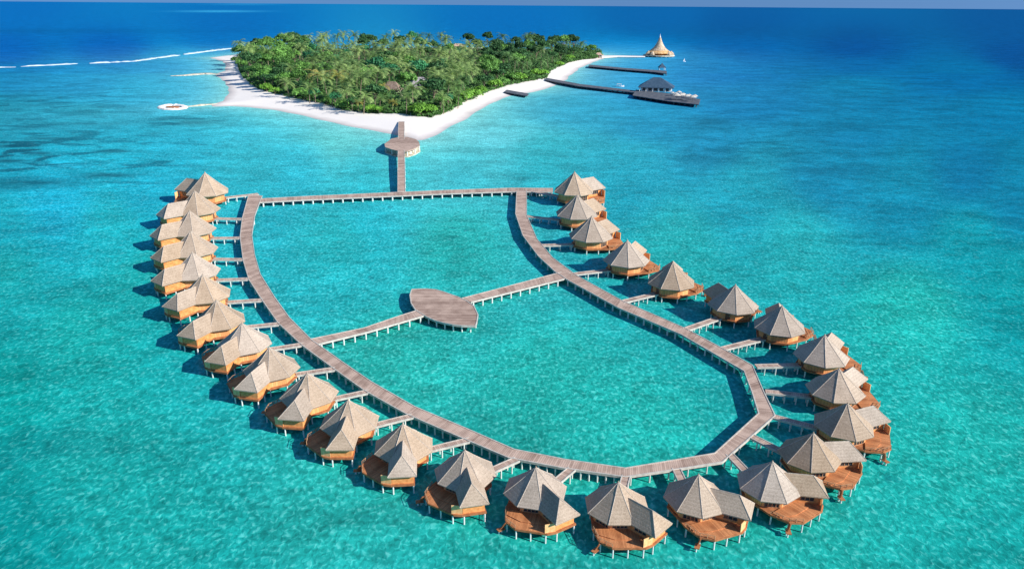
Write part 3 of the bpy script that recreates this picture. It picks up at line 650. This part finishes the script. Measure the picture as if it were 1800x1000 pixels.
def palm(seed, mt):
    rg = np.random.default_rng(seed); mb = MB(); n_f = 17; H = 1.7; lean = rg.normal(size=2) * .16; top = np.array([lean[0], lean[1], H])
    for k in range(n_f):
        a_ = 2 * math.pi * k / n_f * 1.618 * 2 + rg.random() * .3; el = R(62) - R(70) * (k / n_f) + rg.normal() * .1; L = 1.0 + .3 * rg.random()
        d = np.array([math.cos(a_), math.sin(a_), 0]); sd_ = np.array([-math.sin(a_), math.cos(a_), 0]); pts = []; p = top.copy(); e_ = el
        for j in range(8): pts.append(p.copy()); p = p + (d * math.cos(e_) + np.array([0, 0, 1]) * math.sin(e_)) * L / 7; e_ -= R(10) + R(2.5) * j * .5
        for j in range(7):
            w_ = .25 * math.sin(math.pi * (.12 + .8 * j / 7)) ** .7
            for sg in (-1, 1):
                for q in range(2):
                    b0 = pts[j] * (1 - q * .5) + pts[j + 1] * q * .5; b1 = b0 + (pts[j + 1] - pts[j]) * .36
                    tip = b0 + sd_ * sg * w_ + (pts[j + 1] - pts[j]) * .75 - np.array([0, 0, w_ * .25]); mb.add([b0, b1, tip], [(0, 1, 2)])
    cm = mb.mesh('crown', mt); tm = MB(); prev = np.array([0, 0, -.3])
    for j in range(1, 6): t_ = j / 5; q = np.array([lean[0] * t_ ** 2, lean[1] * t_ ** 2, -.3 + (H + .3) * t_]); tm.bar(prev, q, .05 - .004 * j, 7, .045 - .004 * j); prev = q
    return cm, tm.mesh('trunk', M['trunk'])
KIND = {
    'mid': ([broad(10 + k, M['leaf_mid']) for k in range(3)], 'mid-green leafy tree', 'tree', 'broadleaf_tree'),
    'dark': ([broad(20 + k, M['leaf_dark']) for k in range(3)], 'dark green leafy tree', 'tree', 'broadleaf_tree'),
    'blue': ([broad(30 + k, M['leaf_blue']) for k in range(2)], 'bluish green leafy tree', 'tree', 'broadleaf_tree'),
    'bush': ([broad(40 + k, M['leaf_bright'], 'bush') for k in range(2)], 'bright green low bush', 'bush', 'bush'),
    'bushd': ([broad(50 + k, M['leaf_mid'], 'bush') for k in range(2)], 'mid-green low bush', 'bush', 'bush'),
    'palm': ([palm(60 + k, M['palm']) for k in range(3)], 'green coconut palm', 'palm', 'palm_tree'),
    'palmd': ([palm(70 + k, M['palm_dark']) for k in range(2)], 'dark coconut palm', 'palm', 'palm_tree'),
    'palmy': ([palm(80 + k, M['palm_yellow']) for k in range(2)], 'yellowing coconut palm', 'palm', 'palm_tree')}
LODGES = [(690, 170, 34, 'brown'), (735, 164, 34, 'grey'), (487, 108, 30, 'tan'), (806, 92, 22, 'tan2')]
placed = []
def bottom_y(x):                              # front edge of the wood at this x
    ys = []
    n_ = len(VEG)
    for i in range(n_):
        a_, b_ = VEG[i], VEG[(i + 1) % n_]
        if (a_[0] - x) * (b_[0] - x) <= 0 and a_[0] != b_[0]: ys.append(a_[1] + (b_[1] - a_[1]) * (x - a_[0]) / (b_[0] - a_[0]))
    return (min(ys), max(ys)) if ys else (0, 0)
def put(kind, x, y, rad, hf=1.0):
    p = at(x, y, 0); z = gz(p[0], p[1]); placed.append(dict(kind=kind, x=x, y=y, p=(p[0], p[1], z), r=rad, h=hf, ang=random.random() * 6.28))
# individual plants the photograph shows clearly
for x, y in ((560, 170), (592, 172), (628, 168), (575, 176)): put('palmy' if x in (560, 592) else 'palm', x, y, 13, .85)
for x, y, k_, rd in ((740, 209, 'bush', 9), (757, 207, 'bush', 8), (726, 207, 'bush', 7), (668, 203, 'palm', 6.5), (630, 203, 'palmy', 5), (652, 204, 'bush', 6), (690, 203, 'palmy', 5), (665, 205, 'bush', 5.5), (470, 166, 'bush', 8), (484, 170, 'bush', 6),
                  (555, 186, 'blue', 7), (590, 194, 'blue', 7), (620, 200, 'dark', 6), (575, 190, 'bushd', 7), (540, 182, 'bushd', 8), (605, 198, 'bushd', 7), (820, 182, 'bush', 9), (845, 171, 'bush', 9), (800, 192, 'bushd', 8), (870, 161, 'bush', 9), (775, 200, 'mid', 7), (788, 196, 'blue', 7), (885, 156, 'bushd', 9), (675, 180, 'palmy', 7)): put(k_, x, y, rd)
for x, y in ((545, 187), (585, 193.5), (612, 199), (640, 206), (715, 208), (508, 177), (780, 204), (805, 194), (660, 188), (600, 186)): put('palm', x, y, 9.5, .9)
tries = 0
while len(placed) < 296 and tries < 60000:
    tries += 1; x = random.uniform(402, 1060); lo, hi = bottom_y(x)
    if hi <= lo + 1: continue
    y = random.uniform(lo + 1, hi - 1); fr = hi - y
    if any(abs(x - lx) < lw * .62 and ly - 5 < y < ly + (17 if ly > 120 else 6) for lx, ly, lw, _ in LODGES): continue
    if 540 < x < 645 and 165 < y < 184: continue
    sx, sy = (13.5, 5.2) if y > 120 else (14.5, 3.4)
    if any(abs(x - t['x']) < sx and abs(y - t['y']) < sy and ((x - t['x']) / sx) ** 2 + ((y - t['y']) / sy) ** 2 < 1 for t in placed): continue
    rr = random.random(); right = x > 850
    if fr < 7: kd = 'bush' if rr < .3 else 'bushd' if rr < .7 else 'dark'; rad = random.uniform(7, 9); 
    elif right: kd = 'dark' if rr < .45 else 'palmd' if rr < .85 else 'mid'; rad = random.uniform(8.5, 11)
    elif x < 540: kd = 'mid' if rr < .6 else 'dark' if rr < .8 else 'palm'; rad = random.uniform(8.5, 11.5)
    else: kd = 'palm' if rr < .55 else 'mid' if rr < .66 else 'blue' if rr < .8 else 'dark' if rr < .9 else 'palmd'; rad = random.uniform(8.5, 11)
    if kd.startswith('palm'): rad *= 1.0
    rad *= 1.3; hf = (1.0 + .28 * min(1, max(0, (130 - y) / 40))) if fr > 14 else .8
    put(kd, x, y, rad, hf)
used = {}
side_name = lambda x: 'left tip' if x < 470 else 'left part' if x < 600 else 'middle' if x < 760 else 'right part' if x < 900 else 'far right end'
cells = {}
for t in placed:
    lo, hi = bottom_y(t['x']); fr = (t['y'] - lo) / (hi - lo + 1e-6); band = 'front' if fr > .72 else 'middle' if fr > .38 else 'back'
    cells.setdefault((t['kind'], side_name(t['x']), band), []).append(t)
for (kd, sn, band), L in cells.items():
    L.sort(key=lambda t: t['x']); meshes, lab, cat, nm = KIND[kd]
    for j, t in enumerate(L):
        pair = meshes[random.randrange(len(meshes))]; e = empty(nm, t['p'], t['ang'], t['r']); e.scale.z = t['r'] * t['h']
        link('crown', pair[0], e); link('trunk', pair[1], e)
        where = {'front': 'front edge', 'middle': 'middle rows', 'back': 'back rows'}[band]
        if len(L) == 1: s_ = f"the only {lab} in the {where} of the wood's {sn}"
        else: s_ = f"{lab}, {ORD[j + 1]} of its kind from left, {where}, wood's {sn}"
        tag(e, s_, cat, {'palm': 'coconut palms on the island', 'tree': 'leafy trees on the island', 'bush': 'bushes on the island'}[cat])
# undergrowth: nobody could count it
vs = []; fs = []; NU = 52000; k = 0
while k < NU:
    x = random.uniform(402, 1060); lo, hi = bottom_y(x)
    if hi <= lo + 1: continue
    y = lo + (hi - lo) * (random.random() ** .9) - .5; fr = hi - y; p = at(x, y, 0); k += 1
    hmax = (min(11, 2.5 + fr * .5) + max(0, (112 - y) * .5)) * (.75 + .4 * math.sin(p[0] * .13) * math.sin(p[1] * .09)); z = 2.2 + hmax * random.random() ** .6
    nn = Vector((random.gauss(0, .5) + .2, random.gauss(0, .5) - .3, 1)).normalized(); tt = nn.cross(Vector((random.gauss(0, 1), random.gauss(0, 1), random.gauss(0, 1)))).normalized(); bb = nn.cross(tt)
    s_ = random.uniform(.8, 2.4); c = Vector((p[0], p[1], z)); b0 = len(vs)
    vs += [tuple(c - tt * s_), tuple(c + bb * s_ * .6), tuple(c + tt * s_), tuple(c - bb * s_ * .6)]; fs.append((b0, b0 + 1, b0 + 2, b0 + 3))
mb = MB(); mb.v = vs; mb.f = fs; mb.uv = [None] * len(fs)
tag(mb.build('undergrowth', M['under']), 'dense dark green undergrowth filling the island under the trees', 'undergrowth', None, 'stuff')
sv = MB(); vg = VGW; cen = vg.mean(0); mb = MB(); q_ = [(p[0], p[1]) for p in vg]
# litter ground under the wood: grid following the island surface
sdv2 = sdist(P, VGW); kp = sdv2 > 2; idx = -np.ones(len(P), int); idx[kp] = np.arange(kp.sum()); Fs = []
for j in range(len(gy) - 1):
    for i in range(W2 - 1):
        a = j * W2 + i; f = (idx[a], idx[a + 1], idx[a + W2 + 1], idx[a + W2])
        if min(f) >= 0: Fs.append(tuple(int(k_) for k_ in f))
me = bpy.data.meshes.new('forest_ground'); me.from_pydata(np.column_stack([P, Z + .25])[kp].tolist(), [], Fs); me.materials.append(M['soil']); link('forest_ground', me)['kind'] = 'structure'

# ------------------------------------------------------------------ lodges in the wood
def lodge(x, y, wpx, label, roofm, rz, h=1.0, lift=0.0):
    p = at(x, y, 0); z = gz(p[0], p[1]); s_ = wpx / ppm(y) / 2; e = empty('thatched_lodge', (p[0], p[1], z), rz); tag(e, label, 'lodge')
    a_, b_ = s_, s_ * .62; w_ = MB()
    w_.box((0, 0, 3 + lift / 2), (a_ * .85, b_ * .85, 3.2 + lift / 2)); w_.build('wall', M['rail'], e)
    ze = 5.5 + lift; hh = 7.5 * h; vs = [(-a_, -b_, ze), (a_, -b_, ze), (a_, b_, ze), (-a_, b_, ze), (-a_ * .4, 0, ze + hh), (a_ * .4, 0, ze + hh)]; vs += [(v[0], v[1], ze - .5) for v in vs[:4]]
    rf = MB(); rf.add(vs, [(0, 1, 5, 4), (1, 2, 5), (2, 3, 4, 5), (3, 0, 4), (0, 6, 7, 1), (1, 7, 8, 2), (2, 8, 9, 3), (3, 9, 6, 0), (6, 9, 8, 7)]); rf.build('roof', roofm, e)
    d = MB(); d.box((0, -b_ * .85, 2.2), (1.1, .12, 2.2)); d.build('door', M['frame'], e)
    for sx in (-.5, .5): d = MB(); d.box((a_ * sx, -b_ * .85, 3.6), (1.6, .1, 1)); d.build('window', M['glass'], e)
M['thatch_brown'] = noisy('brown_thatch', (.20, .14, .11), (.36, .27, .22), .6, .95, .1, 8)
M['thatch_grey'] = noisy('grey_thatch', (.20, .19, .21), (.38, .35, .36), .6, .95, .1, 8)
M['thatch_pink'] = noisy('pinkish_thatch', (.42, .28, .22), (.6, .42, .33), .6, .95, .1, 8)
lodge(690, 176, 36, 'brown-roofed thatched lodge among palms near the round platform', M['thatch_brown'], R(-14), 1.0, 2)
lodge(738, 168, 40, 'grey-roofed thatched lodge half hidden in trees right of the brown one', M['thatch_grey'], R(25), 1.1, 2)
lodge(487, 111, 30, 'pinkish-roofed thatched lodge at the left end of the wood', M['thatch_pink'], R(0), 1.0, 6)
lodge(806, 95, 26, 'small tan-roofed lodge showing above the trees at the back', M['thatch_pink'], R(5), .7, 5)
lodge(1052, 103, 13, 'little white house under dark trees at the island\'s right tip', M['thatch_pink'], R(0), .5)

# ------------------------------------------------------------------ jetties and buildings right of the island
def simple_pier(name, label, cat, L, z, sp_, matn='darkwood', pilem=True):
    p0 = (at(*L[0][0], 0) + at(*L[0][1], 0)) / 2; e = empty(name, tuple(p0)); tag(e, label, cat)
    rows = ribbon(e, [(at(*a, z) - p0, at(*b, z) - p0) for a, b in L], matn=matn, beams=False, th=.7)
    if pilem:
        for side in (0, 1):
            for p in along([r[side] * .95 + r[1 - side] * .05 + p0 for r in rows], sp_):
                o = link('piling', PILE_D, e, (p[0] - p0[0], p[1] - p0[1], z - .3)); o.scale = (.5, .5, z + 1)
    return e
pm = MB(); pm.lathe([(0.0, 0), (1, 0), (1, -1), (0, -1)], 6); PILE_D = pm.mesh('piling', M['darkwood'])
simple_pier('causeway', 'thin pale sand causeway leading out to the white conical pavilion', 'causeway', [((1058, 98.2), (1058, 102)), ((1085, 98), (1085, 100.2)), ((1134, 99), (1134, 100.4))], 1.5, 10, 'sand', False)
simple_pier('jetty', 'dark plank jetty in the middle ending at the little blue-roofed hut', 'jetty', [((1036, 114), (1034, 117)), ((1100, 120), (1100, 123)), ((1150, 123.5), (1150, 127)), ((1172, 125), (1172, 130))], 3, 9)
simple_pier('jetty', 'dark plank jetty nearest the beach leading to the sea restaurant', 'jetty', [((960, 137), (958, 141)), ((1020, 148), (1018, 152)), ((1125, 160.5), (1125, 164)), ], 3, 9)
simple_pier('landing_stage', 'short dark landing stage slanting off the beach right of the wood', 'jetty', [((891, 158), (886, 162)), ((930, 165), (926, 169))], 2.2, 8)
simple_pier('restaurant_deck', 'broad dark deck carrying the restaurant and white parasols', 'deck', [((1118, 158), (1112, 168)), ((1180, 165), (1175, 178)), ((1231, 175), (1228, 184))], 3.2, 10)
# white conical pavilion
c0 = at(1158, 100, 0); e = empty('conical_pavilion', tuple(c0)); tag(e, 'white conical thatched pavilion with a tall spire on its own sea platform', 'pavilion')
q = 1 / ppm(100)
mb = MB(); mb.lathe([(0, 3.2), (28 * q, 3.2), (28 * q, 1.6), (0, 1.6)], 32); mb.build('platform', M['rock'], e)
for k in range(20): a_ = 2 * math.pi * k / 20; pile(e, (26 * q * math.cos(a_), 26 * q * math.sin(a_)), 1.6, .7)
M['thatch_gold'] = noisy('golden_thatch', (.50, .27, .10), (.85, .55, .28), .4, .95, .1, 6)
M['thatch_pale'] = noisy('bleached_thatch', (.38, .28, .19), (.68, .56, .41), .4, .95, .1, 6)
mb = MB(); mb.lathe([(17 * q, 3.2), (17 * q, 7.5)], 24); mb.build('wall', M['wing'], e)
mb = MB(); mb.lathe([(23 * q, 6.4), (21 * q, 9), (14 * q, 12), (14 * q, 6), (23 * q, 6)], 24); mb.build('lower_roof', M['thatch_gold'], e)
mb = MB(); mb.lathe([(15 * q, 9.5), (15.5 * q, 12), (10.5 * q, 16), (6.5 * q, 22), (3.6 * q, 28), (1.6 * q, 34)], 20); mb.build('roof', M['thatch_pale'], e)
mb = MB(); mb.lathe([(1.5 * q, 33.5), (.6 * q, 37), (0, 41)], 8); mb.build('spire', M['white'], e)
for k, a_ in enumerate((200, 228, 312, 340)):
    mb = MB(); mb.lathe([(5.2 * q, 4.2), (5 * q, 6.4), (0, 11)], 8, (21.5 * q * math.cos(R(a_)), 21.5 * q * math.sin(R(a_)), 0)); mb.build('porch_roof', M['thatch_pale'], e)
# hut on the middle jetty
c0 = at(1163, 127, 0); e = empty('jetty_hut', tuple(c0)); tag(e, 'little blue-grey pyramid-roofed hut at the end of the middle jetty', 'hut')
M['slate'] = noisy('blue_grey_shingle', (.03, .07, .12), (.06, .11, .17), .5, .8)
mb = MB(); mb.lathe([(7.5, 6.2), (0, 12.5)], 4, ph=R(45)); mb.add([(5.3, 5.3, 6.2), (-5.3, 5.3, 6.2), (-5.3, -5.3, 6.2), (5.3, -5.3, 6.2)], [(0, 1, 2, 3)]); mb.build('roof', M['slate'], e)
for sx in (-1, 1):
    for sy in (-1, 1): mb = MB(); mb.bar((4 * sx, 4 * sy, 2.8), (4 * sx, 4 * sy, 6.4), .35); mb.build('post', M['white'], e)
# restaurant
c0 = at(1153, 165, 0); e = empty('restaurant', (c0[0], c0[1], 3.2), R(-14)); tag(e, 'sea restaurant with dark hipped roof and white walls on the long jetty', 'restaurant')
A_, B_ = 19, 13
mb = MB(); mb.box((0, 0, 2.3), (A_ * .85, B_ * .8, 2.3)); mb.build('wall', M['white'], e)
for k in range(5): mb = MB(); mb.box((-12 + 6 * k, -B_ * .8, 2.2), (2.0, .15, 1.4)); mb.build('window', M['glass'], e)
mb = MB(); vs = [(-A_, -B_, 4.4), (A_, -B_, 4.4), (A_, B_, 4.4), (-A_, B_, 4.4), (-4, 0, 14.0), (4, 0, 14.0)]; vs += [(v[0], v[1], 3.9) for v in vs[:4]]
mb.add(vs, [(0, 1, 5, 4), (1, 2, 5), (2, 3, 4, 5), (3, 0, 4), (0, 6, 7, 1), (1, 7, 8, 2), (2, 8, 9, 3), (3, 9, 6, 0), (6, 9, 8, 7)]); mb.build('roof', M['slate'], e)
for k in range(6): mb = MB(); mb.bar((-A_ * .9 + k * A_ * .36, -B_ * .93, 0), (-A_ * .9 + k * A_ * .36, -B_ * .93, 4.2), .3); mb.build('post', M['white'], e)
# parasols on the restaurant deck
cmb = MB(); cmb.lathe([(0, 5.0), (1.2, 4.6), (3.3, 3.4), (3.2, 3.3), (0, 4.3)], 8); CAN = cmb.mesh('canopy', M['beam']); pmb = MB(); pmb.bar((0, 0, 0), (0, 0, 4.6), .12); POL = pmb.mesh('pole', M['darkwood'])
for k, (x, y) in enumerate(((1182, 169), (1187, 174), (1193, 168.5), (1197, 176), (1201, 171.5), (1207, 176.5), (1211, 173), (1217, 179), (1221, 175.5), (1189, 176.5))):
    p = at(x, y, 3.2); o = empty('parasol', tuple(p), k * .7, (.85, 1.25, 1.0, 1.35, .9, 1.15)[k % 6]); link('canopy', CAN, o); link('pole', POL, o)
    tag(o, f'white parasol, {ORD[k + 1] if k < 9 else "front-left"} one on the deck right of the restaurant' if k == 9 else f'white parasol on the restaurant deck, {ORD[sorted([1182, 1187, 1193, 1197, 1201, 1207, 1211, 1217, 1221, 1189]).index(x) + 1]} from the left', 'parasol', 'parasols on the restaurant deck')
for o in bpy.data.objects:
    if o.get('category') == 'parasol' and 'front-left' in o['label']: o['label'] = 'white parasol on the restaurant deck, third from the left'
# boats
def boat(x, y, s_, rz, label, sail):
    p = at(x, y, 0); e = empty('sailboat' if sail else 'motorboat', tuple(p), rz, s_); tag(e, label, 'boat')
    mb = MB(); secs = [(-3, .8, .9), (-1.5, 1.05, .8), (1, 1.0, .85), (2.6, .5, 1.1), (3.6, .03, 1.35)]; vs = []
    for x_, w_, h_ in secs: vs += [(x_, -w_, h_), (x_, -w_ * .5, -.3), (x_, w_ * .5, -.3), (x_, w_, h_)]
    fs = []
    for i in range(4):
        for j in range(3): fs.append((4 * i + j, 4 * i + 4 + j, 4 * i + 5 + j, 4 * i + 1 + j))
        fs.append((4 * i, 4 * i + 3, 4 * i + 7, 4 * i + 4))
    fs.append((0, 1, 2, 3)); mb.add(vs, fs); mb.build('hull', M['hull'], e)
    if sail:
        mb = MB(); mb.bar((.4, 0, .8), (.4, 0, 8), .09); mb.build('mast', M['white'], e)
        mb = MB(); mb.add([(.3, 0, 1.6), (-2.8, .5, 1.6), (.3, 0, 7.8), (.3, .06, 1.6), (-2.8, .56, 1.6), (.3, .06, 7.8)], [(0, 1, 2), (5, 4, 3), (0, 3, 4, 1), (1, 4, 5, 2), (2, 5, 3, 0)]); mb.build('sail', M['white'], e)
    else:
        mb = MB(); mb.box((-.3, 0, 2.1), (1.9, .95, .1)); mb.build('canopy', M['white'], e)
        mb = MB()
        for sx in (-1.9, 1.3):
            for sy in (-.8, .8): mb.bar((sx, sy, .8), (sx, sy, 2.1), .05)
        mb.build('canopy_frame', M['white'], e)
boat(1203, 109, .75, R(20), 'small white sailboat on the open sea right of the conical pavilion', True)
boat(1089, 153, 1.5, R(-10), 'small white motorboat with canopy moored behind the long jetty', False)

# ------------------------------------------------------------------ breakwaters left of the island and surf on the outer reef
def mound(name, label, cat, line, wpx, h, matn, kind=None, jag=.25, closed=False, parent=None, cross=3):
    pts = [at(x, y, 0) for x, y in line]; fine = []
    for a_, b_ in zip(pts[:-1], pts[1:]):
        k = max(2, int(np.linalg.norm(b_ - a_) / 5)); fine += [a_ + (b_ - a_) * j / k for j in range(k)]
    fine.append(pts[-1]); vs = []; nf = len(fine)
    for i, p in enumerate(fine):
        d = fine[min(i + 1, nf - 1)] - fine[max(i - 1, 0)]; d /= np.linalg.norm(d); nn = np.array([-d[1], d[0], 0]); endk = 1 if closed else min(1, .3 + min(i, nf - 1 - i) * .25)
        w_ = wpx * endk * (1 + rng.normal() * jag); hh = h * endk * (1 + rng.normal() * jag)
        for f_, z_ in ((-1, -.3), (-.6, .7), (0, 1), (.6, .7), (1, -.3)): vs.append(p + nn * f_ * w_ + np.array([0, 0, z_ * hh if z_ > 0 else -.5]))
    fs = [(5 * i + j, 5 * i + 5 + j, 5 * i + 6 + j, 5 * i + 1 + j) for i in range(nf - 1) for j in range(4)]
    c_ = vs[0] * [1, 1, 0] if parent is None else np.array(parent.location); mb = MB(); mb.add([v - c_ for v in vs], fs); o = mb.build(name, M[matn], parent)
    if parent is None: o.location = c_; tag(o, label, cat, None, kind)
    return o
mound('breakwater', 'pale stone spit reaching left from the beach, the upper of two', 'breakwater', [(388, 131.5), (360, 130.5), (340, 132), (322, 133.5), (300, 134)], 8, 1.4, 'rock', jag=.12)
e = empty('ring_breakwater', tuple(at(304, 190, 0))); tag(e, 'pale stone ring at the end of the lower spit, left of the beach', 'breakwater')
rg_ = [(304 + 21 * math.cos(t_), 189.5 + 3.7 * math.sin(t_)) for t_ in np.linspace(0, 2 * math.pi, 25)]
mound('ring_wall', None, None, rg_, 3.6, 1.4, 'sand', jag=.12, closed=True, parent=e); 
mb = MB(); c0 = at(304, 190, 0); mb.prism([at(304 + 12 * math.cos(t_), 189.5 + 1.2 * math.sin(t_), 0)[:2] - c0[:2] for t_ in np.linspace(0, 2 * math.pi, 17)[:-1]][::-1], -.5, .9); mb.build('centre_rubble', M['slab'], e)
mound('causeway_wall', None, None, [(324, 188.5), (345, 187), (362, 185), (388, 183)], 3.6, 1.3, 'rock', jag=.1, parent=e)
for i, (ln, lb) in enumerate((([(-60, 121), (0, 119), (28, 118.5)], 'short line of white surf at the photo\'s left edge'), ([(36, 117.5), (80, 115.5), (136, 112.5)], 'long line of white surf on the outer reef, second from left'),
                              ([(157, 112), (200, 110), (236, 108.3), (280, 102), (316, 97.5)], 'longest bent line of white surf on the outer reef'), ([(323, 96.5), (345, 93.5), (372, 90), (409, 85.5)], 'line of white surf nearest the island'))):
    mound('surf', lb, 'surf', ln, 6.5, 1.3, 'foam', 'stuff', .35)
